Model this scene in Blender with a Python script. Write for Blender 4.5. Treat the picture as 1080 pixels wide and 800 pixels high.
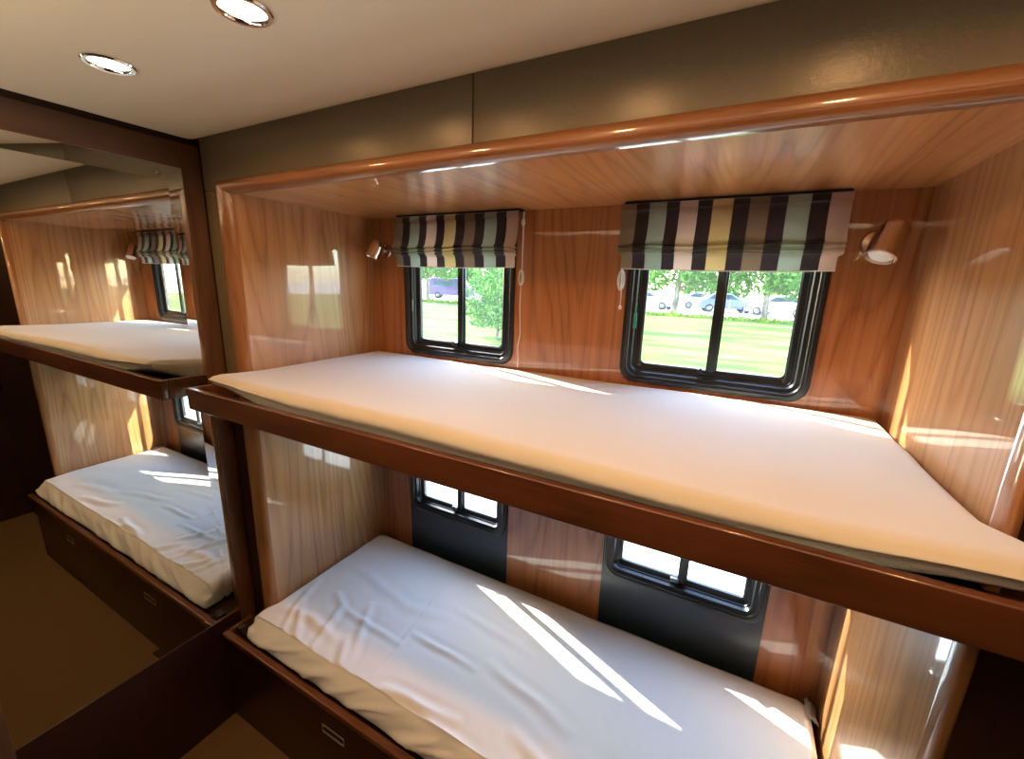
import bpy, bmesh, math, random
from mathutils import Vector, Matrix, noise
for o in list(bpy.data.objects): bpy.data.objects.remove(o)
S = bpy.context.scene
C = S.collection
# ------------------------------------------------------------------ camera
cam = bpy.data.cameras.new('camera'); co = bpy.data.objects.new('camera', cam); C.objects.link(co)
CAM = Vector((1.5146, -1.4762, 0.3323))
co.matrix_world = Matrix(((0.88127461, -0.13080213, 0.454143, CAM.x), (0.47166881, 0.18298644, -0.86258014, CAM.y),
                          (0.02972531, 0.97437506, 0.22295659, CAM.z), (0, 0, 0, 1)))
cam.sensor_width = 36; cam.sensor_fit = 'HORIZONTAL'; cam.lens = 445.1 * 36 / 1080; cam.clip_start = .02; cam.clip_end = 400
S.camera = co
# ------------------------------------------------------------------ world, sun, exposure
S.view_settings.view_transform = 'Standard'; S.view_settings.look = 'None'
S.view_settings.exposure = 0.40; S.view_settings.gamma = 1; S.view_settings.use_curve_mapping = False
W = bpy.data.worlds.new('sky'); S.world = W; W.use_nodes = True
wn = W.node_tree.nodes; wl = W.node_tree.links
sky = wn.new('ShaderNodeTexSky'); sky.sky_type = 'NISHITA'; sky.sun_disc = False
sky.sun_elevation = math.radians(37); sky.sun_rotation = math.radians(-67); sky.air_density = 1.0; sky.dust_density = 1.0
wn['Background'].inputs[1].default_value = 2.4
wl.new(sky.outputs[0], wn['Background'].inputs[0])
sun = bpy.data.lights.new('sun', 'SUN'); sun.energy = 26.0; sun.angle = math.radians(.5); sun.color = (1, .95, .86)
so = bpy.data.objects.new('sun', sun); C.objects.link(so)
so.rotation_euler = Vector((-.92, .36, .71)).to_track_quat('Z', 'Y').to_euler()
FILL_W = 21.0; LAMP_W = 1.55; LAMP_COL = (1, .49, .17)  # power of the added ceiling fill, then the downlights

# ------------------------------------------------------------------ measures (metres; z = 0 is the top of the upper mattress at the wall)
L = 1.9; D = .6; ZT = .594; XM = -.166; ZC = .75; FLOOR = -1.5; X2 = 2.75; YB = -2.15
BT, BB, D2 = -.043, -.116, .778
# ------------------------------------------------------------------ material helpers
def hexc(r, g, b):
    f = lambda c: (c / 255 / 12.92) if c / 255 <= .04045 else ((c / 255 + .055) / 1.055) ** 2.4
    return (f(r), f(g), f(b), 1)
def mat(name, col, rough=.5, metal=0, coat=0, spec=.5, bump=None, coat_rough=.03, sheen=0):
    m = bpy.data.materials.new(name); m.use_nodes = True; n = m.node_tree.nodes; l = m.node_tree.links; b = n['Principled BSDF']
    b.inputs['Base Color'].default_value = col; b.inputs['Roughness'].default_value = rough; b.inputs['Metallic'].default_value = metal
    b.inputs['Coat Weight'].default_value = coat; b.inputs['Coat Roughness'].default_value = coat_rough
    b.inputs['Specular IOR Level'].default_value = spec; b.inputs['Sheen Weight'].default_value = sheen
    tc = n.new('ShaderNodeTexCoord'); tx = n.new('ShaderNodeTexNoise'); l.new(tc.outputs['Object'], tx.inputs['Vector'])
    sc, st, cv = bump or (60, .05, .06)
    tx.inputs['Scale'].default_value = sc; tx.inputs['Detail'].default_value = 4
    bp = n.new('ShaderNodeBump'); bp.inputs['Strength'].default_value = st; bp.inputs['Distance'].default_value = .5 / sc
    l.new(tx.outputs['Fac'], bp.inputs['Height']); l.new(bp.outputs[0], b.inputs['Normal'])
    mx = n.new('ShaderNodeMix'); mx.data_type = 'RGBA'; mx.inputs['Factor'].default_value = 1
    mr = n.new('ShaderNodeMapRange'); mr.inputs['To Min'].default_value = 1 - cv; mr.inputs['To Max'].default_value = 1 + cv
    l.new(tx.outputs['Fac'], mr.inputs['Value']); mx.blend_type = 'MULTIPLY'; mx.inputs['A'].default_value = col
    l.new(mr.outputs[0], mx.inputs['B']); l.new(mx.outputs['Result'], b.inputs['Base Color'])
    return m
def wood(name, axis, c_dark, c_mid, c_light, seed=0, coat=1.0, freq=4.5, rough=.35, across=5.5, along=.55, coat_rough=.03):
    """veneer: contour lines of a stretched noise give the cathedral arches, a second very stretched one the pores"""
    m = bpy.data.materials.new(name); m.use_nodes = True; n = m.node_tree.nodes; l = m.node_tree.links; b = n['Principled BSDF']
    tc = n.new('ShaderNodeTexCoord')
    def noi(sa, sg, detail, off, rgh=.5):
        mp = n.new('ShaderNodeMapping'); sc = [sa] * 3; sc['xyz'.index(axis)] = sg
        mp.inputs['Scale'].default_value = sc; mp.inputs['Location'].default_value = (off, off * .7, off * 1.3)
        l.new(tc.outputs['Object'], mp.inputs['Vector']); t = n.new('ShaderNodeTexNoise')
        t.inputs['Scale'].default_value = 1; t.inputs['Detail'].default_value = detail; t.inputs['Roughness'].default_value = rgh
        l.new(mp.outputs[0], t.inputs['Vector']); return t.outputs['Fac']
    def M(op, a, bb=None, c=None):
        q = n.new('ShaderNodeMath'); q.operation = op
        for i, v in enumerate((a, bb, c)):
            if v is None: continue
            if isinstance(v, (int, float)): q.inputs[i].default_value = v
            else: l.new(v, q.inputs[i])
        return q.outputs[0]
    big = noi(across, along, .6, seed)
    fine = noi(170, 3.5, 3, seed + 5)
    streak = noi(28, .5, 3, seed + 9)
    rings = M('FRACT', M('MULTIPLY', M('ADD', big, M('MULTIPLY', fine, .012)), freq * 3))
    rings = M('POWER', M('SUBTRACT', 1, M('ABSOLUTE', M('SUBTRACT', M('MULTIPLY', rings, 2), 1))), 3)
    f = M('ADD', M('MULTIPLY', rings, .22), M('ADD', M('MULTIPLY', streak, .58), M('MULTIPLY', fine, .38)))
    r = n.new('ShaderNodeValToRGB'); l.new(f, r.inputs[0]); e = r.color_ramp.elements
    e[0].position = .28; e[0].color = c_light; e[1].position = .92; e[1].color = c_dark
    x = e.new(.55); x.color = c_mid
    l.new(r.outputs[0], b.inputs['Base Color']); b.inputs['Roughness'].default_value = rough
    b.inputs['Coat Weight'].default_value = coat; b.inputs['Coat Roughness'].default_value = coat_rough; b.inputs['Coat IOR'].default_value = 1.6
    w = noi(7, 3, 1, seed + 20); bp = n.new('ShaderNodeBump'); bp.inputs['Strength'].default_value = .05; bp.inputs['Distance'].default_value = .02
    l.new(w, bp.inputs['Height']); l.new(bp.outputs[0], b.inputs['Coat Normal'])
    return m
WD, WM, WL = hexc(122, 76, 42), hexc(172, 120, 74), hexc(192, 144, 96)
m_wall = wood('veneer_wall', 'z', hexc(112, 62, 32), hexc(164, 102, 56), hexc(182, 120, 72), 3)
m_endl = wood('veneer_left_panel', 'z', WD, WM, WL, 11)
m_endr = wood('veneer_right_panel', 'z', WD, WM, WL, 17, freq=6)
m_soff = wood('veneer_soffit', 'y', hexc(146, 88, 46), hexc(208, 142, 82), hexc(226, 166, 104), 23, across=7, along=.5)
m_board = wood('lacquered_board', 'x', hexc(64, 32, 17), hexc(98, 54, 31), hexc(114, 66, 39), 31, freq=5, coat_rough=.12)
m_mould = wood('moulding_wood', 'x', hexc(124, 80, 46), hexc(152, 102, 62), hexc(168, 116, 72), 37, freq=4, coat_rough=.06)
m_mouldv = wood('moulding_wood_upright', 'z', hexc(124, 80, 46), hexc(152, 102, 62), hexc(168, 116, 72), 41, freq=4, coat_rough=.06)
m_stile = wood('mirror_frame_wood', 'z', hexc(66, 42, 28), hexc(92, 60, 42), hexc(106, 72, 50), 43, freq=5, coat=.4, coat_rough=.2)
m_rail = wood('mirror_rail_wood', 'y', hexc(66, 42, 28), hexc(92, 60, 42), hexc(106, 72, 50), 47, freq=5, coat=.4, coat_rough=.2)
m_dark = wood('dark_wood', 'x', hexc(30, 14, 9), hexc(44, 22, 15), hexc(50, 28, 20), 53, freq=4, coat=.12, coat_rough=.25)
m_darkv = wood('dark_wood_upright', 'z', hexc(34, 20, 14), hexc(48, 28, 19), hexc(58, 35, 24), 59, freq=4, coat=.6, coat_rough=.1)
m_vinyl = mat('olive_leather', hexc(122, 108, 82), .33, spec=.8, bump=(140, .15, .12))
m_ceil = mat('ceiling_cloth', hexc(218, 206, 184), .85, bump=(500, .25, .05), spec=.2)
m_carpet = mat('carpet', hexc(106, 80, 54), 1, bump=(600, .9, .25), spec=.1)
m_black = mat('black_frame', hexc(22, 26, 28), .28, spec=.6, bump=(30, .02, .05))
m_blackpanel = mat('black_painted_panel', hexc(38, 50, 60), .25, spec=.6, bump=(20, .03, .05))
m_seal = mat('rubber_seal', hexc(10, 10, 11), .6)
m_chrome = mat('chrome', hexc(225, 222, 218), .12, 1, bump=(20, .01, .02))
m_nickel = mat('brushed_nickel', hexc(214, 190, 172), .22, 1, bump=(60, .02, .03))
m_white = mat('white_cord', hexc(225, 224, 218), .5)
m_teal = mat('teal_tab', hexc(40, 150, 130), .4)
m_sheet = mat('white_sheet', hexc(232, 230, 228), .85, spec=.2, bump=(420, .15, .02), sheen=.2)
m_cover = mat('cream_mattress_cover', hexc(202, 197, 187), .85, spec=.2, bump=(300, .2, .025), sheen=.2)
m_alum = mat('grey_metal', hexc(110, 110, 108), .35, 1); m_pull = mat('satin_pull', hexc(150, 144, 136), .3, .4)
m_lamplens = mat('frosted_lens', hexc(235, 235, 228), .3)
def mirror_mat():
    m = mat('mirror_glass', hexc(222, 226, 222), .0, 1, bump=(4, .0, .0)); return m
m_mirror = mirror_mat()
def glass_mat(name, haze, tint):
    m = bpy.data.materials.new(name); m.use_nodes = True; n = m.node_tree.nodes; l = m.node_tree.links; n.remove(n['Principled BSDF'])
    t = n.new('ShaderNodeBsdfTransparent'); t.inputs[0].default_value = tint
    g = n.new('ShaderNodeBsdfGlossy'); g.inputs['Roughness'].default_value = .0
    lw = n.new('ShaderNodeLayerWeight'); lw.inputs['Blend'].default_value = .5; mx = n.new('ShaderNodeMixShader')
    pw = n.new('ShaderNodeMath'); pw.operation = 'POWER'; pw.inputs[1].default_value = 5; l.new(lw.outputs['Facing'], pw.inputs[0])
    fr = n.new('ShaderNodeMath'); fr.operation = 'MULTIPLY_ADD'; fr.inputs[1].default_value = .96; fr.inputs[2].default_value = .04; l.new(pw.outputs[0], fr.inputs[0])
    l.new(fr.outputs[0], mx.inputs[0]); l.new(t.outputs[0], mx.inputs[1]); l.new(g.outputs[0], mx.inputs[2])
    tr = n.new('ShaderNodeBsdfTranslucent'); tr.inputs[0].default_value = (.9, .95, 1, 1); nz = n.new('ShaderNodeTexNoise'); nz.inputs['Scale'].default_value = 6
    tc = n.new('ShaderNodeTexCoord'); l.new(tc.outputs['Object'], nz.inputs['Vector'])
    mm = n.new('ShaderNodeMath'); mm.operation = 'MULTIPLY'; mm.inputs[1].default_value = haze * 2; l.new(nz.outputs['Fac'], mm.inputs[0])
    m2 = n.new('ShaderNodeMixShader'); l.new(mm.outputs[0], m2.inputs[0]); l.new(mx.outputs[0], m2.inputs[1]); l.new(tr.outputs[0], m2.inputs[2])
    l.new(m2.outputs[0], n['Material Output'].inputs[0]); return m
m_glass = glass_mat('window_glass', .006, (.93, .96, .95, 1)); m_glasshazy = glass_mat('hazy_window_glass', .008, (.90, .94, .94, 1))
def emit(name, col, s):
    m = bpy.data.materials.new(name); m.use_nodes = True; b = m.node_tree.nodes['Principled BSDF']
    b.inputs['Emission Color'].default_value = col; b.inputs['Emission Strength'].default_value = s; return m
m_bulb = emit('lit_lens', (1, .80, .55, 1), 14)

# ------------------------------------------------------------------ object helpers
def link(name, bm, m, parent=None, smooth=True, kind=None, origin=None, angle=40):
    bmesh.ops.recalc_face_normals(bm, faces=bm.faces[:])
    me = bpy.data.meshes.new(name)
    if origin is not None: bmesh.ops.translate(bm, verts=bm.verts[:], vec=-Vector(origin))
    bm.to_mesh(me); bm.free()
    for p in me.polygons: p.use_smooth = smooth
    if smooth: me.set_sharp_from_angle(angle=math.radians(angle))
    me.materials.append(m); o = bpy.data.objects.new(name, me); C.objects.link(o)
    if origin is not None: o.location = origin
    if parent is not None:
        o.parent = parent
        if origin is None: o.location = -parent.location     # parts are modelled in room coordinates; things are never rotated
    if kind: o['kind'] = kind
    return o
def tag(o, label=None, cat=None, group=None, kind=None):
    if label: o['label'] = label
    if cat: o['category'] = cat
    if group: o['group'] = group
    if kind: o['kind'] = kind
    return o
def thing(name, loc, label, cat, group=None):
    o = bpy.data.objects.new(name, None); o.location = loc; o.empty_display_size = .05; C.objects.link(o); return tag(o, label, cat, group)
def struct(name, loc):
    o = bpy.data.objects.new(name, None); o.location = loc; o.empty_display_size = .05; C.objects.link(o); o['kind'] = 'structure'; return o
def copy_tree(o, loc, label=None):
    c = o.copy(); C.objects.link(c); c.location = loc
    if label: c['label'] = label
    for ch in [x for x in bpy.data.objects if x.parent is o]:
        d = ch.copy(); C.objects.link(d); d.parent = c
        for g in [x for x in bpy.data.objects if x.parent is ch]:
            e = g.copy(); C.objects.link(e); e.parent = d
    return c
def box(bm, x0, x1, y0, y1, z0, z1, bev=0, seg=2):
    r = bmesh.ops.create_cube(bm, size=1); v = r['verts']
    for p in v: p.co = Vector((x0 + (p.co.x + .5) * (x1 - x0), y0 + (p.co.y + .5) * (y1 - y0), z0 + (p.co.z + .5) * (z1 - z0)))
    if bev:
        es = list({e for p in v for e in p.link_edges}); bmesh.ops.bevel(bm, geom=es, offset=bev, segments=seg, affect='EDGES', profile=.6)
    return v
def boxo(name, x0, x1, y0, y1, z0, z1, m, parent=None, bev=.002, kind=None, seg=2):
    bm = bmesh.new(); box(bm, x0, x1, y0, y1, z0, z1, bev, seg); return link(name, bm, m, parent, kind=kind)
def tube(bm, pts, r, n=8, cap=True):
    pts = [Vector(p) for p in pts]; rings = []
    rr = r if isinstance(r, (list, tuple)) else [r] * len(pts)
    for i, p in enumerate(pts):
        d = (pts[min(i + 1, len(pts) - 1)] - pts[max(i - 1, 0)]).normalized()
        a = d.cross(Vector((.31, .17, .94))).normalized(); b = d.cross(a)
        rings.append([bm.verts.new(p + (a * math.cos(t) + b * math.sin(t)) * rr[i]) for t in [2 * math.pi * k / n for k in range(n)]])
    for A, B in zip(rings, rings[1:]):
        for k in range(n): bm.faces.new((A[k], A[(k + 1) % n], B[(k + 1) % n], B[k]))
    if cap: bm.faces.new(rings[0]); bm.faces.new(rings[-1][::-1])
def lathe(bm, prof, M=Matrix(), n=32, cap0=True, cap1=True):
    """prof = [(r, h)], turned about local Z"""
    rings = [[bm.verts.new(M @ Vector((r * math.cos(t), r * math.sin(t), h))) for t in [2 * math.pi * k / n for k in range(n)]] for r, h in prof]
    for A, B in zip(rings, rings[1:]):
        for k in range(n): bm.faces.new((A[k], A[(k + 1) % n], B[(k + 1) % n], B[k]))
    if cap0: bm.faces.new(rings[0])
    if cap1: bm.faces.new(rings[-1])
def rrect(x0, x1, z0, z1, r, n=8):
    p = []
    for cx, cz, a in ((x1 - r, z1 - r, 0), (x0 + r, z1 - r, 90), (x0 + r, z0 + r, 180), (x1 - r, z0 + r, 270)):
        for k in range(n + 1):
            t = math.radians(a + 90 * k / n); p.append((cx + r * math.cos(t), cz + r * math.sin(t)))
    return p
def ring_frame(bm, x0, x1, z0, z1, r, prof, closed=True):
    """rounded rectangular frame lofted from (inset, y) profile points"""
    loops = []
    for ins, y in prof:
        loops.append([bm.verts.new((x, y, z)) for x, z in rrect(x0 + ins, x1 - ins, z0 + ins, z1 - ins, max(r - ins * .75, .008))])
    if closed: loops.append(loops[0])
    n = len(loops[0])
    for A, B in zip(loops, loops[1:]):
        for k in range(n): bm.faces.new((A[k], A[(k + 1) % n], B[(k + 1) % n], B[k]))

# ================================================================== ROOM SHELL
Ws = [(.19, .739), (1.167, 1.724)]            # black window frames, outer x range
UB, UT = .01, .53; LB, LT = -.77, -.165        # upper and lower windows, outer z range
def wall_with_holes(name, xs, zs, holes, y0, y1, m, kind='structure'):
    """grid wall: cells inside a hole are left out"""
    bm = bmesh.new()
    X = sorted(set(list(xs) + [h[i] for h in holes for i in (0, 1)])); Z = sorted(set(list(zs) + [h[i] for h in holes for i in (2, 3)]))
    solid = lambda i, k: 0 <= i < len(X) - 1 and 0 <= k < len(Z) - 1 and not any(h[0] <= (X[i] + X[i + 1]) / 2 <= h[1] and h[2] <= (Z[k] + Z[k + 1]) / 2 <= h[3] for h in holes)
    def quad(*p): bm.faces.new([bm.verts.new(q) for q in p])
    for i in range(len(X) - 1):
        for k in range(len(Z) - 1):
            if not solid(i, k): continue
            a, b, c, d = X[i], X[i + 1], Z[k], Z[k + 1]
            quad((a, y0, c), (b, y0, c), (b, y0, d), (a, y0, d)); quad((a, y1, d), (b, y1, d), (b, y1, c), (a, y1, c))
            if not solid(i - 1, k): quad((a, y0, c), (a, y0, d), (a, y1, d), (a, y1, c))
            if not solid(i + 1, k): quad((b, y0, d), (b, y0, c), (b, y1, c), (b, y1, d))
            if not solid(i, k - 1): quad((b, y0, c), (a, y0, c), (a, y1, c), (b, y1, c))
            if not solid(i, k + 1): quad((a, y0, d), (b, y0, d), (b, y1, d), (a, y1, d))
    bmesh.ops.remove_doubles(bm, verts=bm.verts[:], dist=1e-5)
    return link(name, bm, m, smooth=False, kind=kind)
holes = []
for a, b in Ws:
    holes += [(a + .03, b - .03, UB + .03, UT - .03), (a + .03, b - .03, LB + .03, LT - .03)]
wall_with_holes('wall_outer', (-.25, X2 + .05), (FLOOR - .05, .95), holes, .0, .045, m_wall)
# black painted metal below and around the two lower windows
for i, (a, b) in enumerate(Ws):
    bm = bmesh.new()
    boxes = [(a, b, -.004, 0, -1.06, LB + .03), (a, a + .03, -.004, 0, LB + .03, BB), (b - .03, b, -.004, 0, LB + .03, BB), (a + .03, b - .03, -.004, 0, LT - .03, BB)]
    for q in boxes: box(bm, *q)
    o = link('trim_%d' % (i + 1), bm, m_blackpanel, smooth=False, kind='structure')
# left end: wall behind the mirror; right end and the far side of the aisle
boxo('wall_left', XM - .08, XM - .012, YB, .0, FLOOR - .05, .95, m_darkv, bev=0, kind='structure')
boxo('wall_alcove_left', -.03, 0, -D, -.0, FLOOR, ZT, m_endl, bev=0, kind='structure')
boxo('wall_alcove_right', L, L + .03, -D, -.0, FLOOR, ZT, m_endr, bev=0, kind='structure')
boxo('wall_aisle_right', L + .03, X2, -D + .002, -D + .03, FLOOR, ZC + .06, m_darkv, bev=0, kind='structure')
boxo('wall_right', X2, X2 + .06, YB, .0, FLOOR - .05, .95, m_darkv, bev=0, kind='structure')
boxo('wall_rear', XM - .08, X2 + .06, YB - .06, YB, FLOOR - .05, .95, m_dark, bev=0, kind='structure')
boxo('floor', XM - .08, X2 + .06, YB - .06, .05, FLOOR - .05, FLOOR, m_carpet, bev=0, kind='structure')
boxo('light_block_slab', XM - .1, X2 + .08, YB - .08, .08, .93, 1.0, m_dark, bev=0, kind='structure').name = 'ceiling_light_block'  # unseen slab added above the ceiling to block light
boxo('ceiling_alcove', -.03, L + .03, -D, 0, ZT, ZT + .03, m_soff, bev=0, kind='structure')
# padded ceiling panel with edges that roll up into the shadow gap
bm = bmesh.new()
xa, xb, ya, yb = XM + .004, X2, YB, -D - .012
def curl(d, r=.055): return 0 if d > r else r * .75 * (1 - math.sqrt(max(0, 1 - ((r - d) / r) ** 2)))
us = [0, .003, .008, .014, .02, .027, .035, .045, .055, .08]
X = sorted(set([xa + u for u in us] + [xb - u for u in us] + [xa + (xb - xa) * k / 12 for k in range(1, 12)]))
Y = sorted(set([yb - u for u in us] + [ya + (yb - ya) * k / 8 for k in range(0, 8)]))
g = [[bm.verts.new((x, y, ZC + curl(min(x - xa, .2)) + curl(min(yb - y, .2)))) for y in Y] for x in X]
for i in range(len(X) - 1):
    for k in range(len(Y) - 1): bm.faces.new((g[i][k], g[i + 1][k], g[i + 1][k + 1], g[i][k + 1]))
o = link('ceiling', bm, m_ceil, kind='structure')
md = o.modifiers.new('thickness', 'SOLIDIFY'); md.thickness = .012; md.offset = 1
# leather covered fascia above the bunks (two panels with a seam) and the narrow upright strip beside the opening
boxo('trim_3', -.162, .9355, -D - .004, -D + .02, ZT + .012, ZC + .10, m_vinyl, bev=.003, kind='structure')
boxo('trim_4', .9385, L + .4, -D - .004, -D + .02, ZT + .012, ZC + .10, m_vinyl, bev=.003, kind='structure')
boxo('trim_13', -.162, -.05, -D - .003, -D + .02, FLOOR, -.111, m_dark, bev=0, kind='structure')
boxo('trim_5', -.162, -.05, -D - .004, -D + .02, -.11, ZT + .0105, m_vinyl, bev=.002, kind='structure')
boxo('trim_12', XM-.01, -.03, -D + .021, -.001, FLOOR, ZC+.1, m_dark, bev=0, kind='structure')
# rounded hardwood moulding round the opening: two uprights and a head
def mould_prof(n=10):
    p = [(0, 0.0)]
    for k in range(n + 1):
        t = math.pi * k / n; u = .5 - .5 * math.cos(t); p.append((u, (1 - abs(2 * u - 1) ** 2.6) ** .5))
    p.append((1, 0)); return p
def moulding(name, fn, stations, m):
    bm = bmesh.new(); rows = [[bm.verts.new(fn(s, u, h)) for u, h in mould_prof()] for s in stations]
    for A, B in zip(rows, rows[1:]):
        for k in range(len(A) - 1): bm.faces.new((A[k], A[k + 1], B[k + 1], B[k]))
    bm.faces.new(rows[0]); bm.faces.new(rows[-1][::-1])
    return link(name, bm, m, kind='structure', angle=60)
PR = .030; WT = .046; WS = .078; WR = .028
# head: u runs from the opening upward; mitred against the uprights
moulding('trim_6', lambda s, u, h: ((-.0 - u * WS) if s == 0 else (L + u * WR), -D + .001 - h * PR, ZT - .006 + u * WT), (0, 1), m_mould)
moulding('trim_7', lambda s, u, h: (-u * WS, -D + .001 - h * PR, (ZT - .006 + u * WT) if s else FLOOR), (0, 1), m_mouldv)
moulding('trim_8', lambda s, u, h: (L + u * WR, -D + .001 - h * PR, (ZT - .006 + u * WT) if s else FLOOR), (0, 1), m_mouldv)

# ================================================================== WINDOWS
def window(idx, x0, x1, z0, z1, glass, tab=None):
    w = struct('window_%d' % idx, ((x0 + x1) / 2, 0, z0))
    bm = bmesh.new(); y = -.004 if z0 < -.1 else 0
    ring_frame(bm, x0 + (.006 if y else 0), x1 - (.006 if y else 0), z0, z1, .055,
               [(0, y + .0005), (0, y - .010), (.003, y - .014), (.014, y - .015), (.018, y - .011), (.022, y - .011), (.025, y - .006), (.036, y - .004),
                (.040, .006), (.044, .006), (.046, .012), (.060, .014), (.064, .018), (.064, .034), (.034, .036), (.034, .0005 + y)])
    link('window_frame', bm, m_black, w, angle=35)
    bm = bmesh.new(); ring_frame(bm, x0 + .060, x1 - .060, z0 + .060, z1 - .060, .02, [(0, .022), (0, .018), (.005, .018), (.005, .022)])
    link('glazing_seal', bm, m_seal, w)
    xm = (x0 + x1) / 2 + .012
    bm = bmesh.new(); box(bm, xm - .016, xm + .010, .012, .0205, z0 + .060, z1 - .060, .002); box(bm, xm - .006, xm + .016, .021, .0295, z0 + .060, z1 - .060, .002)
    link('mullion', bm, m_black, w)
    bm = bmesh.new(); box(bm, x0 + .063, xm - .016, .0165, .0195, z0 + .063, z1 - .063); link('glass_pane', bm, glass, w, smooth=False)
    bm = bmesh.new(); box(bm, xm + .016, x1 - .063, .0235, .0265, z0 + .063, z1 - .063); link('glass_pane', bm, glass, w, smooth=False)
    bm = bmesh.new(); box(bm, xm - .040, xm - .012, .000, .014, z0 + .050, z0 + .066, .003); box(bm, xm - .034, xm - .026, -.006, .004, z0 + .055, z0 + .071, .002)
    link('latch', bm, m_alum if idx != 2 else m_black, w)
    if tab is not None:
        bm = bmesh.new(); tube(bm, [(x0 + .040, -.003, z0 + .27), (x0 + .040, -.008, z0 + .235)], .0015, 6); box(bm, x0 + .034, x0 + .045, -.012, -.007, z0 + .185, z0 + .237, .002)
        link('pull_tab', bm, tab, w)
window(1, *Ws[0], UB, UT, m_glasshazy, m_alum)
window(2, *Ws[1], UB, UT, m_glass, m_teal)
window(3, *Ws[0], LB, LT, m_glass)
window(4, *Ws[1], LB, LT, m_glass)

# ================================================================== MIRROR AND END WALL
t = thing('wall_mirror', (XM, -.98, -1.03), 'tall framed wall mirror on the end wall reflecting both bunks', 'mirror')
bm = bmesh.new(); bw = .045                                        # bevelled glass: the border leans a little, so its reflection is displaced
Q = lambda x, y0, y1, z0, z1: [bm.verts.new(p) for p in ((x, y0, z0), (x, y1, z0), (x, y1, z1), (x, y0, z1))]
inn = Q(XM - .005, -1.305 + bw, -.662 - bw, -1.036 + bw, .668 - bw); outr = Q(XM - .0026, -1.305, -.662, -1.036, .668); bck = Q(XM - .011, -1.305, -.662, -1.036, .668)
bm.faces.new(inn); bm.faces.new(bck)
for k in range(4):
    bm.faces.new((inn[k], inn[(k + 1) % 4], outr[(k + 1) % 4], outr[k])); bm.faces.new((outr[k], outr[(k + 1) % 4], bck[(k + 1) % 4], bck[k]))
link('mirror_glass', bm, m_mirror, t, smooth=False)
boxo('frame_stile', XM - .011, XM, -.665, -D - .005, FLOOR + .001, .745, m_stile, t, bev=.002)
boxo('frame_rail', XM - .011, XM, -1.37, -.6655, .667, .745, m_rail, t, bev=.002)
boxo('frame_stile', XM - .011, XM, -1.37, -1.2985, FLOOR + .001, .6665, m_stile, t, bev=.002)
boxo('lower_panel', XM - .011, XM, -1.298, -.6655, FLOOR + .001, -1.03, m_dark, t, bev=.002)
bm = bmesh.new(); lathe(bm, [(.007, 0), (.007, .002), (.0045, .005), (.001, .0055)], Matrix.Translation((XM - .0055, -.729, .64)) @ Matrix.Rotation(math.pi / 2, 4, 'Y'), 16)
link('mirror_screw', bm, m_chrome, t)

# ================================================================== BUNKS
t = thing('upper_bunk', (L / 2, -.4, BB), 'upper bunk tray with glossy red-brown front board above the lower bunk', 'bunk')
XE0, XE1 = -.085, 2.12
bm = bmesh.new(); box(bm, XE0, XE1, -D2, -D2 + .022, BB, BT, .004, 3); link('front_board', bm, m_board, t)
bm = bmesh.new(); box(bm, XE0, XE0 + .02, -D2 + .0225, -D - .04, BB, BT, .003); link('end_board', bm, m_board, t)
bm = bmesh.new(); box(bm, XE1 - .02, XE1, -D2 + .0225, -D - .04, BB, BT, .003); link('end_board', bm, m_board, t)
bm = bmesh.new(); box(bm, XE0 + .021, XE1 - .021, -D2 + .0225, -D - .04, BB + .004, BB + .014); box(bm, .001, L - .001, -D - .04, -.005, BB + .004, BB + .014)
link('base_panel', bm, m_dark, t, smooth=False)
t = thing('lower_bunk', (L / 2, -.4, FLOOR), 'dark wooden lower bunk base with a lipped edge and flush drawer pulls', 'bunk')
LZ = -1.056
bm = bmesh.new(); box(bm, XM + .002, X2 - .8, -.735, -.715, FLOOR + .001, LZ - .018, .002); link('front_panel', bm, m_dark, t)
m_lip = wood('lip_wood', 'x', hexc(70, 36, 18), hexc(104, 58, 30), hexc(120, 70, 38), 61, freq=4, coat_rough=.15)
bm = bmesh.new(); box(bm, -.13, X2 - .8, -.757, -.735 + .003, LZ - .024, LZ, .005, 3); link('edge_lip', bm, m_lip, t)
bm = bmesh.new(); box(bm, -.13, -.115, -.7315, -.645, LZ - .024, LZ, .003); link('side_lip', bm, m_lip, t)
bm = bmesh.new(); box(bm, -.1145, X2 - .81, -.7145, -.64, LZ - .016, LZ - .006); box(bm, .001, L - .001, -.64, -.005, LZ - .016, LZ - .006)
link('base_panel', bm, m_dark, t, smooth=False)
def pull(x, z):
    bm = bmesh.new(); w, h = .055, .017
    for a in (0,):
        loops = []
        for ins, y in ((0, -.7355), (0, -.738), (.003, -.739), (.005, -.737), (.006, -.7352), (.0065, -.7348)):
            loops.append([bm.verts.new((px, y, pz)) for px, pz in rrect(x - w + ins, x + w - ins, z - h + ins, z + h - ins, .004, 3)])
        n = len(loops[0])
        for A, B in zip(loops, loops[1:]):
            for k in range(n): bm.faces.new((A[k], A[(k + 1) % n], B[(k + 1) % n], B[k]))
        bm.faces.new(loops[-1])
    return bm
HX, HZ = .47, -1.205
for x in (HX, HX + .95): link('drawer_pull', pull(x, HZ), m_pull, t)
bm = bmesh.new(); box(bm, -.107, -.082, -.715, -.69, LZ - .006, LZ + .006, .003); link('bed_bracket', bm, m_alum, t)

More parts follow.
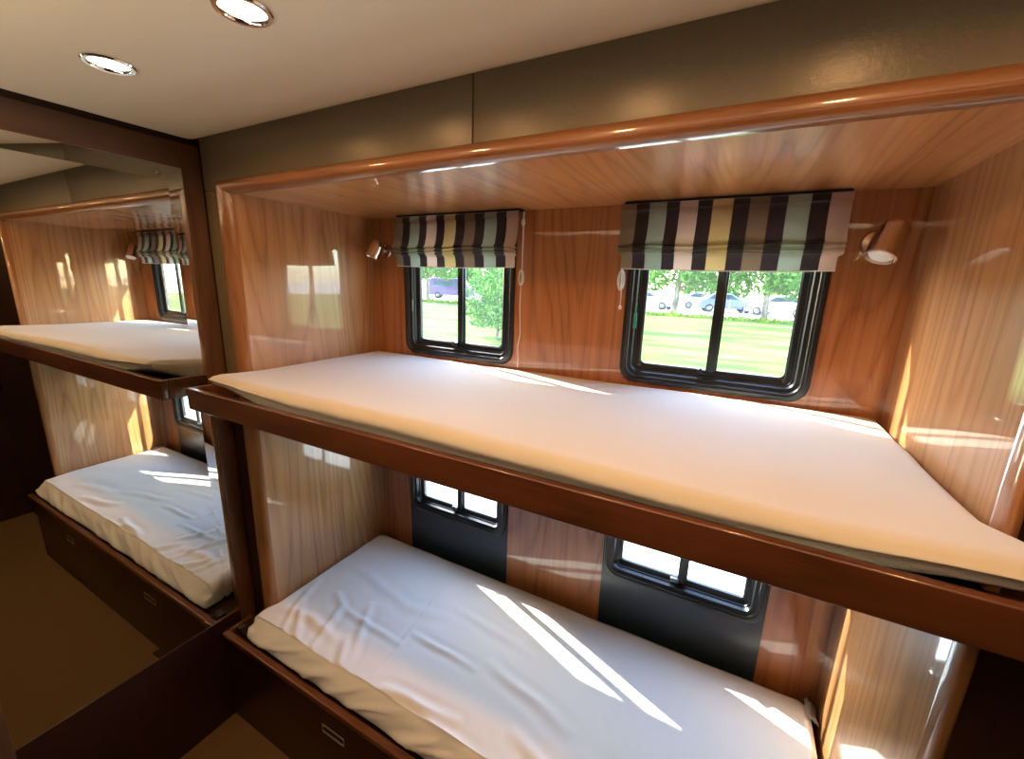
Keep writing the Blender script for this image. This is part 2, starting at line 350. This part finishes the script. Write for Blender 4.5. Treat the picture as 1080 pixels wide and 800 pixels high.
# ------------------------------------------------------------------ mattresses: fine rounded boxes, pushed about by folds
def rounded_mattress(x0, x1, y0, y1, z0, z1, r_top, disp, nx=190, ny=80, nz=12):
    bm = bmesh.new(); vs = {}
    def V(i, j, k):
        if (i, j, k) not in vs:
            p = Vector((x0 + (x1 - x0) * i / nx, y0 + (y1 - y0) * j / ny, z0 + (z1 - z0) * k / nz))
            r = r_top if p.z > (z0 + z1) / 2 else .014
            q = Vector((min(max(p.x, x0 + r), x1 - r), min(max(p.y, y0 + r), y1 - r), min(max(p.z, z0 + r * .9), z1 - r * .9)))
            d = p - q; L_ = d.length; nrm = d / L_ if L_ > 1e-6 else Vector((0, 0, 1))
            if L_ > 1e-6: p = q + nrm * min(L_, r)
            vs[(i, j, k)] = bm.verts.new(p + disp(p, nrm))
        return vs[(i, j, k)]
    def F(*a): bm.faces.new([V(*t) for t in a])
    for i in range(nx):
        for j in range(ny):
            F((i, j, nz), (i + 1, j, nz), (i + 1, j + 1, nz), (i, j + 1, nz)); F((i, j, 0), (i, j + 1, 0), (i + 1, j + 1, 0), (i + 1, j, 0))
    for i in range(nx):
        for k in range(nz):
            F((i, 0, k), (i + 1, 0, k), (i + 1, 0, k + 1), (i, 0, k + 1)); F((i, ny, k), (i, ny, k + 1), (i + 1, ny, k + 1), (i + 1, ny, k))
    for j in range(ny):
        for k in range(nz):
            F((0, j, k), (0, j, k + 1), (0, j + 1, k + 1), (0, j + 1, k)); F((nx, j, k), (nx, j + 1, k), (nx, j + 1, k + 1), (nx, j, k + 1))
    return bm
def sm(a, b, x):
    t = min(1, max(0, (x - a) / (b - a))); return t * t * (3 - 2 * t)
def nz3(x, y, z): return noise.noise(Vector((x, y, z)))
def disp_upper(p, n):
    d = Vector((0, 0, 0))
    front = sm(-.55, -.79, p.y)                                    # 1 at the front edge
    ends = max(sm(.42, .0, p.x), sm(1.62, 1.9, p.x))
    low = sm(.0, -.09, p.z)
    d.z += front * low * (.088 * sm(.55, .02, p.x) + .075 * sm(1.45, 1.93, p.x))   # the corners curl up thin off the tray
    d.z += front * (1 - low) * (.018 * ends + .012 * math.sin(p.x * 2.2) - .004)
    if p.z > -.02: d.z += .004 * nz3(p.x * 2.5, p.y * 3, 0) + .0012 * nz3(p.x * 9, p.y * 5, 3)
    if n.y < -.4:
        w = nz3(p.x * 14 + 3 * p.z, 2, p.z * 22) * .0028 + nz3(p.x * 42, 7, p.z * 50 + p.x * 8) * .0016
        up = sm(-.043, -.022, p.z)
        d.y -= (w + .003 * nz3(p.x * 3, 0, 0) + .018) * up
    if abs(n.x) > .5: d.x += .004 * nz3(2, p.y * 8, p.z * 9)
    return d
t = thing('mattress', (L / 2, -.4, -.1), 'thin cream covered mattress on the upper bunk, front corners curling up', 'mattress')
def upper_mattress():
    # the mattress fills the alcove and its front strip spreads a little past the posts
    def dd(p, n):
        v = disp_upper(p, n)
        f = sm(-.62, -.70, p.y)
        v.x += f * .045 * (1 if p.x > L * .96 else 0) * sm(1.80, 1.9, p.x)
        v.x += f * .018 * sm(.05, 0, p.x)
        return v
    return rounded_mattress(.004, 1.896, -.753, -.004, -.101, .0, .040, dd)
link('mattress_cover', upper_mattress(), m_cover, t, angle=180)

CREASES = [([(0.104, -0.56), (0.16, -.62), (0.247, -0.699)], .007, .014), ([(0.184, -0.464), (0.26, -0.5), (0.285, -.57), (0.315, -0.68)], .008, .014), ([(0.26, -0.5), (.4, -.52), (0.584, -0.52)], .005, .012),
    ([(0.601, -0.456), (.72, -.475), (0.873, -0.471)], .006, .012), ([(0.663, -0.671), (.78, -.67), (0.914, -0.644)], .009, .014), ([(0.822, -0.683), (1.028, -0.709)], .008, .016),
    ([(0.533, -0.116), (0.568, -0.333), (0.601, -0.659)], .0022, .007), ([(0.067, -0.617), (0.206, -0.594), (0.357, -0.621)], .006, .016), ([(0.921, -0.426), (1.05, -.47), (1.231, -0.507)], .005, .016),
    ([(0.148, -0.304), (0.489, -0.373), (0.651, -0.336)], .0035, .02), ([(0.921, -0.122), (1.001, -0.38)], .0022, .007), ([(1.325, -0.196), (1.322, -0.424)], .002, .007), ([(0.654, -0.277), (1.019, -0.326)], .003, .016),
    ([(.40, -.60), (.47, -.70)], .009, .016), ([(.36, -.44), (.42, -.56), (.50, -.70)], .007, .016), ([(1.1, -.6), (1.4, -.66)], .007, .018), ([(1.3, -.55), (1.6, -.60)], .005, .02), ([(.05, -.45), (.09, -.58), (.16, -.70)], .006, .014)]
def crease(x, y):
    h = 0
    wx, wy = x + .012 * nz3(x * 6, y * 6, 3), y + .012 * nz3(x * 6, y * 6, 7)
    for pts, a, w in CREASES:
        best = 9; along = 0; tot = len(pts) - 1
        for k in range(tot):
            (ax, ay), (bx, by) = pts[k], pts[k + 1]; dx, dy = bx - ax, by - ay; t = ((wx - ax) * dx + (wy - ay) * dy) / (dx * dx + dy * dy)
            t = min(1, max(0, t)); d2 = (wx - ax - t * dx) ** 2 + (wy - ay - t * dy) ** 2
            if d2 < best: best = d2; along = (k + t) / tot
        if best < .01:
            e = 1.2 * math.sin(math.pi * (.1 + .8 * along)); w *= .95; d = math.sqrt(best); h += a * e * (math.exp(-(d / w) ** 2) - .35 * math.exp(-((d - 2 * w) / w) ** 2))
    return h
def disp_lower(p, n):
    d = Vector((0, 0, 0)); top = sm(-1.03, -.97, p.z)
    if n.z > -.3:
        h = .006 * nz3(p.x * 2.4, p.y * 3.5, 1) + .0016 * nz3(p.x * 8, p.y * 11, 6) + .0016 * nz3(p.x * 5 + p.y * 9, p.y * 4 - p.x * 3, 14)
        d.z += (h + crease(p.x, p.y)) * top
        d.z -= .012 * sm(-.62, -.70, p.y) * sm(.3, 0, p.x) * top
        d.z -= .014 * sm(-.56, -.70, p.y) * (.5 + nz3(p.x * 5.5, 0, 21)) * top      # wavy front edge
    if n.y < -.02:                                                 # loose sheet hanging down the front in slanting folds
        s_ = (p.z + .956); q = p.x - s_ * 1.9
        a = nz3(q * 6.5, s_ * 5, 5); b = nz3(q * 15, s_ * 8, 2)
        f = 1 - 2.4 * abs(a); lowr = sm(-.952, -1.0, p.z)
        wt = sm(-.02, -.75, n.y); e = -(.016 * max(0, f) ** 2 + .007 * b) * lowr - .008 * nz3(p.x * 4, 0, 9) * top
        e += .020 * (1 - sm(-.965, -1.04, p.z))                    # the side slopes outward to the lip
        d.y += e * wt * (.05 + .95 * sm(-1.062, -1.03, p.z))
    d.x -= .030 * sm(-.60, -.67, p.y) * sm(.10, .0, p.x)
    return d
t = thing('mattress', (L / 2, -.4, -1.06), 'mattress under a crumpled white sheet on the lower bunk', 'mattress')
bm = rounded_mattress(.004, 1.884, -.724, -.030, -1.0615, -.956, .044, disp_lower, 300, 130, 14)
link('bed_sheet', bm, m_sheet, t, angle=180)
# crumpled corner of the sheet pulled out against the right panel
bm = bmesh.new(); pts = []
for i in range(9):
    row = []
    for j in range(7):
        u, v = i / 8, j / 6
        row.append(bm.verts.new((1.862 + .034 * u + .004 * nz3(u * 9, v * 9, 1), -.035 - .075 * v + .006 * nz3(u * 7, v * 8, 4), -.952 - .020 * u * u + .010 * nz3(u * 6, v * 7, 9) + .008 * math.sin(v * 9) * u)))
    pts.append(row)
for i in range(8):
    for j in range(6): bm.faces.new((pts[i][j], pts[i + 1][j], pts[i + 1][j + 1], pts[i][j + 1]))
bmesh.ops.solidify(bm, geom=bm.faces[:], thickness=.002); link('sheet_corner', bm, m_sheet, t, angle=180)

# ================================================================== ROMAN BLINDS
def stripe_mat():
    m = bpy.data.materials.new('striped_blind_cloth'); m.use_nodes = True; n = m.node_tree.nodes; l = m.node_tree.links; b = n['Principled BSDF']
    tc = n.new('ShaderNodeTexCoord'); sp = n.new('ShaderNodeSeparateXYZ'); l.new(tc.outputs['Object'], sp.inputs[0])
    mr = n.new('ShaderNodeMapRange'); mr.inputs['From Min'].default_value = -.295; mr.inputs['From Max'].default_value = .295; l.new(sp.outputs[0], mr.inputs[0])
    dk = hexc(58, 44, 46); cols = {'t': hexc(160, 140, 112), 'm': hexc(170, 172, 152), 'p': hexc(212, 184, 164), 'g': hexc(204, 176, 124), 'b': hexc(142, 116, 90)}
    seq = ['t', 'd', 'm', 'd', 'p', 'd', 'g', 'd', 'b', 'd', 'm', 'd', 'p']; wid = [.046, .038, .050, .038, .050, .040, .052, .042, .048, .042, .052, .042, .050]
    tot = sum(wid); r = n.new('ShaderNodeValToRGB'); r.color_ramp.interpolation = 'CONSTANT'; x = 0
    for i, (s, w) in enumerate(zip(seq, wid)):
        e = r.color_ramp.elements[i] if i < 2 else r.color_ramp.elements.new(x / tot)
        e.position = x / tot; e.color = dk if s == 'd' else cols[s]; x += w
    l.new(mr.outputs[0], r.inputs[0]); l.new(r.outputs[0], b.inputs['Base Color'])
    b.inputs['Roughness'].default_value = .36; b.inputs['Specular IOR Level'].default_value = .8; b.inputs['Sheen Weight'].default_value = .4
    nz = n.new('ShaderNodeTexNoise'); nz.inputs['Scale'].default_value = 900; l.new(tc.outputs['Object'], nz.inputs['Vector'])
    bp = n.new('ShaderNodeBump'); bp.inputs['Strength'].default_value = .15; bp.inputs['Distance'].default_value = .002; l.new(nz.outputs['Fac'], bp.inputs['Height']); l.new(bp.outputs[0], b.inputs['Normal'])
    tr = n.new('ShaderNodeBsdfTranslucent'); l.new(r.outputs[0], tr.inputs[0]); mx = n.new('ShaderNodeMixShader'); mx.inputs[0].default_value = .30
    l.new(b.outputs[0], mx.inputs[1]); l.new(tr.outputs[0], mx.inputs[2]); l.new(mx.outputs[0], n['Material Output'].inputs[0])
    return m
m_blind = stripe_mat()
def blind(x0, x1, label, seed, cordside):
    cx = (x0 + x1) / 2; t = thing('roman_blind', (cx, -.05, .39), label, 'blind', None)
    boxo('head_rail', x0 + .004, x1 - .002, -.048, -.002, .5865, .5935, m_seal, t)
    prof = [(-.050, .586), (-.058, .582), (-.061, .566), (-.055, .560), (-.056, .548), (-.058, .520), (-.063, .495), (-.070, .474), (-.077, .466), (-.079, .461), (-.070, .4575), (-.066, .4555),
            (-.075, .452), (-.077, .448), (-.069, .4445), (-.066, .442), (-.073, .439), (-.074, .435), (-.066, .431), (-.060, .425), (-.058, .410), (-.057, .398), (-.058, .389)]
    bm = bmesh.new(); n = 70; rows = []
    for i in range(n + 1):
        u = i / n; row = []
        for k, (y, z) in enumerate(prof):
            amp = 1 if 7 <= k <= 19 else .35
            x = x0 + (x1 - x0) * u + (.010 * (.5 - u) * 2 if k > 18 else 0)
            row.append(bm.verts.new((x, y + .006 * amp * nz3(u * 3, k * .12, seed), z + .005 * amp * nz3(u * 4, k * .08, seed + 5) * (k > 3) - (.004 * math.sin(u * math.pi) if k > 18 else 0))))
        rows.append(row)
    for A, B in zip(rows, rows[1:]):
        for k in range(len(prof) - 1): bm.faces.new((A[k], B[k], B[k + 1], A[k + 1]))
    bmesh.ops.solidify(bm, geom=bm.faces[:], thickness=.0018)
    link('blind_fabric', bm, m_blind, t, origin=(cx, -.05, .39), angle=50).location = (0, 0, 0)
    bm = bmesh.new(); tube(bm, [(r[-1].co if False else (x0 + (x1 - x0) * u + .010 * (.5 - u) * 2, -.058, .3885 - .004 * math.sin(u * math.pi))) for r, u in [(None, k / 12) for k in range(13)]], .0016, 6)
    link('bottom_hem', bm, m_white, t)
    if cordside > 0:
        x = x1 + .006
        bm = bmesh.new(); tube(bm, [(x, -.03, .585), (x, -.03, .45), (x + .001, -.03, .37), (x - .004, -.028, .25), (x - .003, -.02, .14), (x - .012, -.02, .09), (x - .008, -.02, .04), (x - .010, -.02, .006)], .0016, 6)
        tube(bm, [(x + .004, -.03, .585), (x + .003, -.03, .45), (x + .003, -.03, .38)], .0014, 6)
        for k in range(3):
            a = .010 - k * .002; tube(bm, [(x + a * math.cos(q / 12 * 2 * math.pi) - .001 * k, -.03 - .003 * k, .352 + .028 * math.sin(q / 12 * 2 * math.pi)) for q in range(13)], .0016, 6)
        link('blind_cord', bm, m_white, t)
        bm = bmesh.new(); lathe(bm, [(.002, 0), (.006, .003), (.008, .012), (.005, .022), (.002, .026)], Matrix.Translation((x, -.03, .535)), 14); link('cord_knob', bm, m_white, t)
    else:
        x = x0 + .008
        bm = bmesh.new()
        for k in range(4):
            a = .012 - k * .003; tube(bm, [(x + a * math.cos(q / 14 * 2 * math.pi), -.032 - .003 * k, .352 + .034 * math.sin(q / 14 * 2 * math.pi)) for q in range(15)], .0015, 6)
        tube(bm, [(x, -.03, .58), (x - .001, -.03, .36), (x + .003, -.025, .30), (x + .001, -.02, .268)], .0015, 6)
        link('blind_cord', bm, m_white, t)
        bm = bmesh.new(); lathe(bm, [(.002, 0), (.005, .003), (.006, .010), (.002, .016)], Matrix.Translation((x + .001, -.02, .254)), 14); link('cord_knob', bm, m_white, t)
blind(.184, .774, 'striped roman blind over the left upper window, beside the left reading lamp', 3, 1)
blind(1.145, 1.733, 'striped roman blind folded up over the right upper window', 14, -1)

# ================================================================== ADDED FILL LIGHT, unseen behind the viewer, brightens the ceiling
CZ = .02
t = thing('added_fill_light', (1.2, YB + .05, CZ), 'added ceiling fill light in a wooden trough, unseen behind the viewer', 'light')
bm = bmesh.new(); box(bm, .1, 2.4, YB + .002, YB + .012, CZ - .04, CZ, .002); box(bm, .1, 2.4, YB + .012, YB + .20, CZ - .04, CZ - .028, .002); box(bm, .1, 2.4, YB + .20, YB + .212, CZ - .04, CZ + .045, .003)
link('trough', bm, m_dark, t)
bm = bmesh.new(); box(bm, .14, 2.36, YB + .06, YB + .14, CZ - .027, CZ - .017, .002); link('fill_strip', bm, m_bulb, t)  # glowing strip of the added fill, no lamp of the room
ld = bpy.data.lights.new('fill_beam', 'AREA'); ld.shape = 'RECTANGLE'; ld.size = 2.2; ld.size_y = .10; ld.energy = FILL_W; ld.color = (1, .86, .68); ld.spread = math.radians(150)
lo = bpy.data.objects.new('fill_beam', ld); C.objects.link(lo); lo.parent = t; lo.location = (0, .05, -.01); lo.rotation_euler = (math.pi, 0, 0); lo['kind'] = 'helper'
# ================================================================== READING LAMPS
def reading_lamp(px, pz, top, lens, label):
    t = thing('reading_lamp', (px, 0, pz), label, 'wall lamp')
    MP = Matrix.Translation((px, -.0005, pz)) @ Matrix.Rotation(math.pi / 2, 4, 'X')
    bm = bmesh.new(); lathe(bm, [(.033, 0), (.033, .004), (.029, .009), (.018, .011), (.010, .012)], MP, 32); link('mounting_plate', bm, m_nickel, t)
    a, b = Vector(top), Vector(lens); c = (a + b) / 2
    bm = bmesh.new(); tube(bm, [(px, -.010, pz), (px * .6 + c.x * .4, (-.010 + c.y) / 2, pz * .5 + c.z * .5), c], .009, 14); link('swivel_arm', bm, m_chrome, t)
    ax = (b - a); ln = ax.length; M = Matrix.Translation(a) @ ax.to_track_quat('Z', 'Y').to_matrix().to_4x4()
    R = .033; prof = [(R * math.sin(q / 8 * math.pi / 2) + .0003, R * (1 - math.cos(q / 8 * math.pi / 2))) for q in range(9)] + [(R + .001, ln * .6), (R + .0015, ln - .004), (R + .003, ln - .003), (R + .003, ln), (R - .002, ln + .0005), (R - .004, ln - .008)]
    bm = bmesh.new(); lathe(bm, prof, M, 36); link('lamp_head', bm, m_nickel, t)
    bm = bmesh.new(); lathe(bm, [(R - .006, ln - .0075), (R - .010, ln - .003), (.001, ln - .001)], M, 28); link('lamp_lens', bm, m_lamplens, t)
reading_lamp(.080, .455, (.088, -.048, .496), (.066, -.080, .424), 'small metal reading lamp beside the left blind, in the left corner')
reading_lamp(1.806, .462, (1.836, -.046, .512), (1.803, -.086, .420), 'metal reading lamp on the wall right of the right-hand blind')

# ================================================================== DOWNLIGHTS
def downlight(x, y, label):
    t = thing('ceiling_downlight', (x, y, ZC), label, 'ceiling light', None)
    bm = bmesh.new(); prof = [(.044, 0), (.0445, -.003), (.042, -.006), (.036, -.006), (.033, -.002), (.031, .012), (.031, .02)]
    M = Matrix(); lathe(bm, prof, M, 40, False, False); o = link('bezel', bm, m_chrome); o.parent = t
    bm = bmesh.new(); lathe(bm, [(.032, -.001), (.020, -.003), (.001, -.0035)], M, 32, False); o = link('lit_lens', bm, m_bulb); o.parent = t
    ld = bpy.data.lights.new('downlight_beam', 'AREA'); ld.shape = 'DISK'; ld.size = .05; ld.energy = LAMP_W; ld.color = LAMP_COL; ld.spread = math.radians(170)
    lo = bpy.data.objects.new('downlight_beam', ld); C.objects.link(lo); lo.parent = t; lo.location = (0, 0, -.008); lo['kind'] = 'helper'
    return t
d0 = downlight(.745, -.985, 'lit round ceiling downlight at the top edge of the photo')
copy_tree(d0, (.300, -.998, ZC), 'lit round ceiling downlight nearest the mirror')
copy_tree(d0, (1.19, -.975, ZC), 'lit round ceiling downlight over the aisle ahead of the viewer')
copy_tree(d0, (1.64, -.97, ZC), 'lit round ceiling downlight over the aisle right of the viewer')
copy_tree(d0, (2.09, -.965, ZC), 'lit round ceiling downlight at the right end of the aisle')

# ================================================================== OUTSIDE
GZ = -1.5
def noise_ground(name, rects, m, fz, kind='structure', smooth=True):
    bm = bmesh.new(); x0, x1, y0, y1, nx, ny = rects
    g = [[bm.verts.new((x0 + (x1 - x0) * i / nx, y0 + (y1 - y0) * j / ny, fz(x0 + (x1 - x0) * i / nx, y0 + (y1 - y0) * j / ny))) for j in range(ny + 1)] for i in range(nx + 1)]
    for i in range(nx):
        for j in range(ny): bm.faces.new((g[i][j], g[i + 1][j], g[i + 1][j + 1], g[i][j + 1]))
    return link(name, bm, m, kind=kind)
def gmat(name, c1, c2, c3, sc, stretch=(1, 1, 1)):
    m = bpy.data.materials.new(name); m.use_nodes = True; n = m.node_tree.nodes; l = m.node_tree.links; b = n['Principled BSDF']
    tc = n.new('ShaderNodeTexCoord'); mp = n.new('ShaderNodeMapping'); mp.inputs['Scale'].default_value = stretch; l.new(tc.outputs['Object'], mp.inputs[0])
    t = n.new('ShaderNodeTexNoise'); t.inputs['Scale'].default_value = sc; t.inputs['Detail'].default_value = 6; t.inputs['Roughness'].default_value = .65; l.new(mp.outputs[0], t.inputs['Vector'])
    r = n.new('ShaderNodeValToRGB'); e = r.color_ramp.elements; e[0].position = .35; e[0].color = c1; e[1].position = .68; e[1].color = c3; x = e.new(.5); x.color = c2
    l.new(t.outputs['Fac'], r.inputs[0]); l.new(r.outputs[0], b.inputs['Base Color']); b.inputs['Roughness'].default_value = 1; b.inputs['Specular IOR Level'].default_value = .1
    return m
m_grass = gmat('lawn', hexc(46, 76, 24), hexc(74, 100, 38), hexc(112, 124, 60), .9, (.25, 1, 1))
m_weeds = gmat('tall_grass', hexc(76, 104, 20), hexc(108, 128, 32), hexc(140, 146, 56), 3)
m_conc = gmat('concrete', hexc(168, 166, 160), hexc(180, 178, 172), hexc(190, 188, 182), 2)
m_leaf = gmat('leaves', hexc(52, 92, 34), hexc(88, 128, 52), hexc(136, 162, 84), 3)
m_bark = gmat('bark', hexc(84, 74, 64), hexc(118, 106, 92), hexc(150, 138, 122), 6, (1, 1, .3))
gz = lambda x, y: -2.3 + .8 * sm(3, 30, y) + .03 * nz3(x * .3, y * .3, 0)
noise_ground('ground_lawn', (-70, 50, 5, 30, 60, 30), m_grass, gz)
noise_ground('ground_path', (-40, 40, .3, 5.01, 10, 4), m_conc, lambda x, y: -2.31)
noise_ground('ground_parking_lot', (-150, 110, 29.9, 110, 10, 10), m_conc, lambda x, y: GZ - .03)
random.seed(5)
# strip of tall grass on the far edge of the lawn
bm = bmesh.new()
for _ in range(9000):
    x = random.uniform(-48, 18); y = random.uniform(27.8, 30.0); z = gz(x, y); h = random.uniform(.12, .5) * (.5 + .8 * abs(nz3(x * .5, y * .5, 2))); a = random.uniform(0, 3.14); w = random.uniform(.03, .07)
    dx, dy = math.cos(a) * w, math.sin(a) * w; lx, ly = random.uniform(-.2, .2), random.uniform(-.2, .2)
    bm.faces.new([bm.verts.new(q) for q in ((x - dx, y - dy, z - .03), (x + dx, y + dy, z - .03), (x + lx, y + ly, z + h))])
tag(link('tall_grass', bm, m_weeds, smooth=False), 'strip of bright unmown grass along the edge of the parking lot', 'grass', kind='stuff')
def leaf_cloud(bm, c, r, n, s):
    for _ in range(n):
        while True:
            p = Vector((random.uniform(-1, 1), random.uniform(-1, 1), random.uniform(-1, 1)))
            if .25 < p.length < 1: break
        if nz3(p.x * 2.2 + c[0], p.y * 2.2, p.z * 2.2 + c[2]) < -.18: continue
        p = Vector((c[0] + p.x * r[0], c[1] + p.y * r[1], c[2] + p.z * r[2])); k = s * random.uniform(.6, 1.4)
        u = Vector((random.gauss(0, 1), random.gauss(0, 1), random.gauss(0, 1))).normalized(); v = u.cross(Vector((random.gauss(0, 1), random.gauss(0, 1), random.gauss(0, 1)))).normalized()
        a, b, d, e = p - u * k, p + v * k * .45, p + u * k, p - v * k * .45
        bm.faces.new([bm.verts.new(q) for q in (a, b, d, e)])
def tree(x, y, h, cr, label, low=.35, leaf=.16, n=3500, lean=0, tr=.16, group=None):
    z = gz(x, y) if y < 30 else GZ; t = thing('tree', (x, y, z), label, 'tree', group)
    bm = bmesh.new(); tube(bm, [(x, y, z - .05), (x + lean * .3, y, z + h * .25), (x + lean, y, z + h * .6), (x + lean * 1.2, y, z + h * .9)], [tr * 1.3, tr, tr * .6, tr * .2], 10)
    for k in range(7):
        a = k * 2.4; b0 = z + h * (low + .06 * k); tube(bm, [(x + lean * .5, y, b0), (x + lean * .6 + math.cos(a) * cr * .4, y + math.sin(a) * cr * .4, b0 + h * .1), (x + lean * .6 + math.cos(a) * cr * .8, y + math.sin(a) * cr * .8, b0 + h * .14)], [tr * .4, tr * .25, tr * .08], 6)
    link('trunk', bm, m_bark, t)
    bm = bmesh.new(); zc = z + h * (1 + low) / 2
    leaf_cloud(bm, (x + lean, y, zc), (cr, cr, h * (1 - low) / 2), n, leaf)
    for k in range(7):
        a = k * 2.4 + .5; leaf_cloud(bm, (x + lean + math.cos(a) * cr * .7, y + math.sin(a) * cr * .7, z + h * (low + .08 + .05 * k)), (cr * .45, cr * .45, h * .12), n // 9, leaf)
    link('foliage', bm, m_leaf, t, smooth=False)
tree(2.95, 30.6, 7, 2.3, 'leafy tree seen through the right pane of the right window', low=.22, tr=.17)
tree(-2.6, 30.6, 7, 2.3, 'pale barked tree seen in the left pane of the right window', low=.24, tr=.20, lean=.3)
tree(-7.4, 14.0, 3.4, 1.35, 'bushy tree seen in the right pane of the left window', low=.10, n=4200, tr=.06, leaf=.08)
tree(-12.6, 24.0, 5.5, 2.0, 'low branched young tree at the right edge of the left window', low=.08, n=3600, tr=.08)
tree(-24.6, 30.6, 7, 2.6, 'grey trunked tree in the left pane of the left window', low=.30, tr=.16)
rowlab = 'distant tree in the green row behind the parked vehicles'
for k, x in enumerate(range(-62, 22, 10)):
    tree(x, 62 + 3 * math.sin(k * 2.1), 9 + 2 * math.sin(k * 1.7), 4.2, rowlab, low=.12, leaf=.38, n=1700, tr=.2, group='distant trees behind the parking lot')

def car(x, y, heading, col, label, cat='car', kind='car', s=1.0):
    """side profile lofted across the width with tumblehome; wheels, glass and lamps are parts"""
    name = 'parked_van' if kind == 'van' else 'parked_car'
    t = thing(name, (x, y, GZ - .03), label, cat); t.rotation_euler.z = heading
    if kind == 'van': body = [(-2.4, .35), (-2.45, 1.0), (-2.35, 1.9), (-2.1, 2.15), (1.0, 2.15), (1.5, 1.9), (1.9, 1.25), (2.5, 1.05), (2.6, .6), (2.55, .35)]; win = [(-1.9, 1.25), (-1.85, 1.9), (1.0, 1.9), (1.35, 1.7), (1.6, 1.25)]; wd = .98
    else: body = [(-2.2, .3), (-2.25, .8), (-2.1, 1.0), (-1.7, 1.1), (-1.2, 1.5), (.2, 1.52), (1.0, 1.05), (2.0, .9), (2.25, .7), (2.25, .3)]; win = [(-1.5, 1.08), (-1.1, 1.42), (.15, 1.44), (.75, 1.06)]; wd = .88
    m = mat('car_paint', col, .4, 0, .2, bump=(5, .0, .02)); gm = bpy.data.materials.get('car_glass') or mat('car_glass', hexc(50, 62, 72), .08, spec=.8)
    tm = bpy.data.materials.get('tyre') or mat('tyre', hexc(28, 28, 28), .8); rm = m_alum
    bm = bmesh.new(); sta = [(-1, .93), (-.85, 1), (.85, 1), (1, .93)]; rows = []
    for sy, k in sta:
        rows.append([bm.verts.new((px * k, sy * wd * (1 - .10 * max(0, pz - 1.0)), .3 + (pz - .3) * (1 if abs(sy) < .9 else .96))) for px, pz in body])
    n = len(body)
    for A, B in zip(rows, rows[1:]):
        for i in range(n): bm.faces.new((A[i], A[(i + 1) % n], B[(i + 1) % n], B[i]))
    bm.faces.new(rows[0]); bm.faces.new(rows[-1][::-1])
    def part(nm, bm, mm, sm_=True):
        o = link(nm, bm, mm, smooth=sm_); o.parent = t; return o
    part('car_body', bm, m)
    for sy in (-1, 1):
        bm = bmesh.new(); a = [bm.verts.new((px, sy * wd * (1.0 - .10 * max(0, pz - 1.0)) * 1.004, pz)) for px, pz in win]; b = [bm.verts.new((px, sy * wd * .9, pz)) for px, pz in win]
        bm.faces.new(a); bm.faces.new(b[::-1])
        for i in range(len(win)): bm.faces.new((a[i], a[(i + 1) % len(win)], b[(i + 1) % len(win)], b[i]))
        part('side_window', bm, gm, False)
    ex = body[2] if kind == 'van' else body[3]; ey = body[3] if kind == 'van' else body[4]
    bm = bmesh.new()
    if kind == 'van': box(bm, -2.46, -2.38, -.75, .75, 1.25, 1.8, .01)
    else:
        q = [(-1.68, 1.13), (-1.26, 1.47), (-1.20, 1.45), (-1.62, 1.10)]; A = [bm.verts.new((px, -.68, pz)) for px, pz in q]; B = [bm.verts.new((px, .68, pz)) for px, pz in q]
        bm.faces.new(A); bm.faces.new(B[::-1])
        for i in range(4): bm.faces.new((A[i], A[(i + 1) % 4], B[(i + 1) % 4], B[i]))
    part('rear_window', bm, gm, False)
    for wx in (-1.4, 1.4):
        for sy in (-1, 1):
            bm = bmesh.new(); M = Matrix.Translation((wx, sy * (wd - .20), .33)) @ Matrix.Rotation(-sy * math.pi / 2, 4, 'X'); lathe(bm, [(.20, 0), (.33, .01), (.34, .10), (.33, .20), (.24, .215)], M, 20)
            w = part('wheel', bm, tm); bm = bmesh.new(); lathe(bm, [(.22, .21), (.20, .222), (.05, .226)], M, 16); h = link('hubcap', bm, rm); h.parent = w
car(-26.9, 37.5, .5, hexc(66, 30, 78), 'dark purple van parked behind the trees, seen through the left window', 'van', 'van')
car(4.3, 36.5, 2.7, hexc(232, 232, 235), 'white car parked at the right, seen in the right window')
car(.4, 38.5, .25, hexc(70, 88, 150), 'blue car parked beyond the two posts outside the right window')
car(-1.5, 43.0, .1, hexc(235, 235, 235), 'white car half hidden behind the window mullion outside')
car(-5.6, 38.0, -.2, hexc(214, 216, 220), 'pale silver car parked left of the pale barked tree')
car(-23.9, 44.0, .3, hexc(150, 172, 190), 'light blue car beside the window mullion outside the left window')
for k, (x, lab) in enumerate(((1.51 + .125 * 0 + .0 + -.02 * 32.5, 'thin grey post at the edge of the lawn, left one of two'), (1.51 + .008 * 32.5, 'thin grey post at the edge of the lawn, right one of two'))):
    bm = bmesh.new(); tube(bm, [(x, 31, GZ - .05), (x, 31, GZ + 1.15), (x, 31, GZ + 1.2)], [.04, .04, .02], 10); o = link('fence_post', bm, m_alum, origin=(x, 31, GZ)); tag(o, lab, 'post')
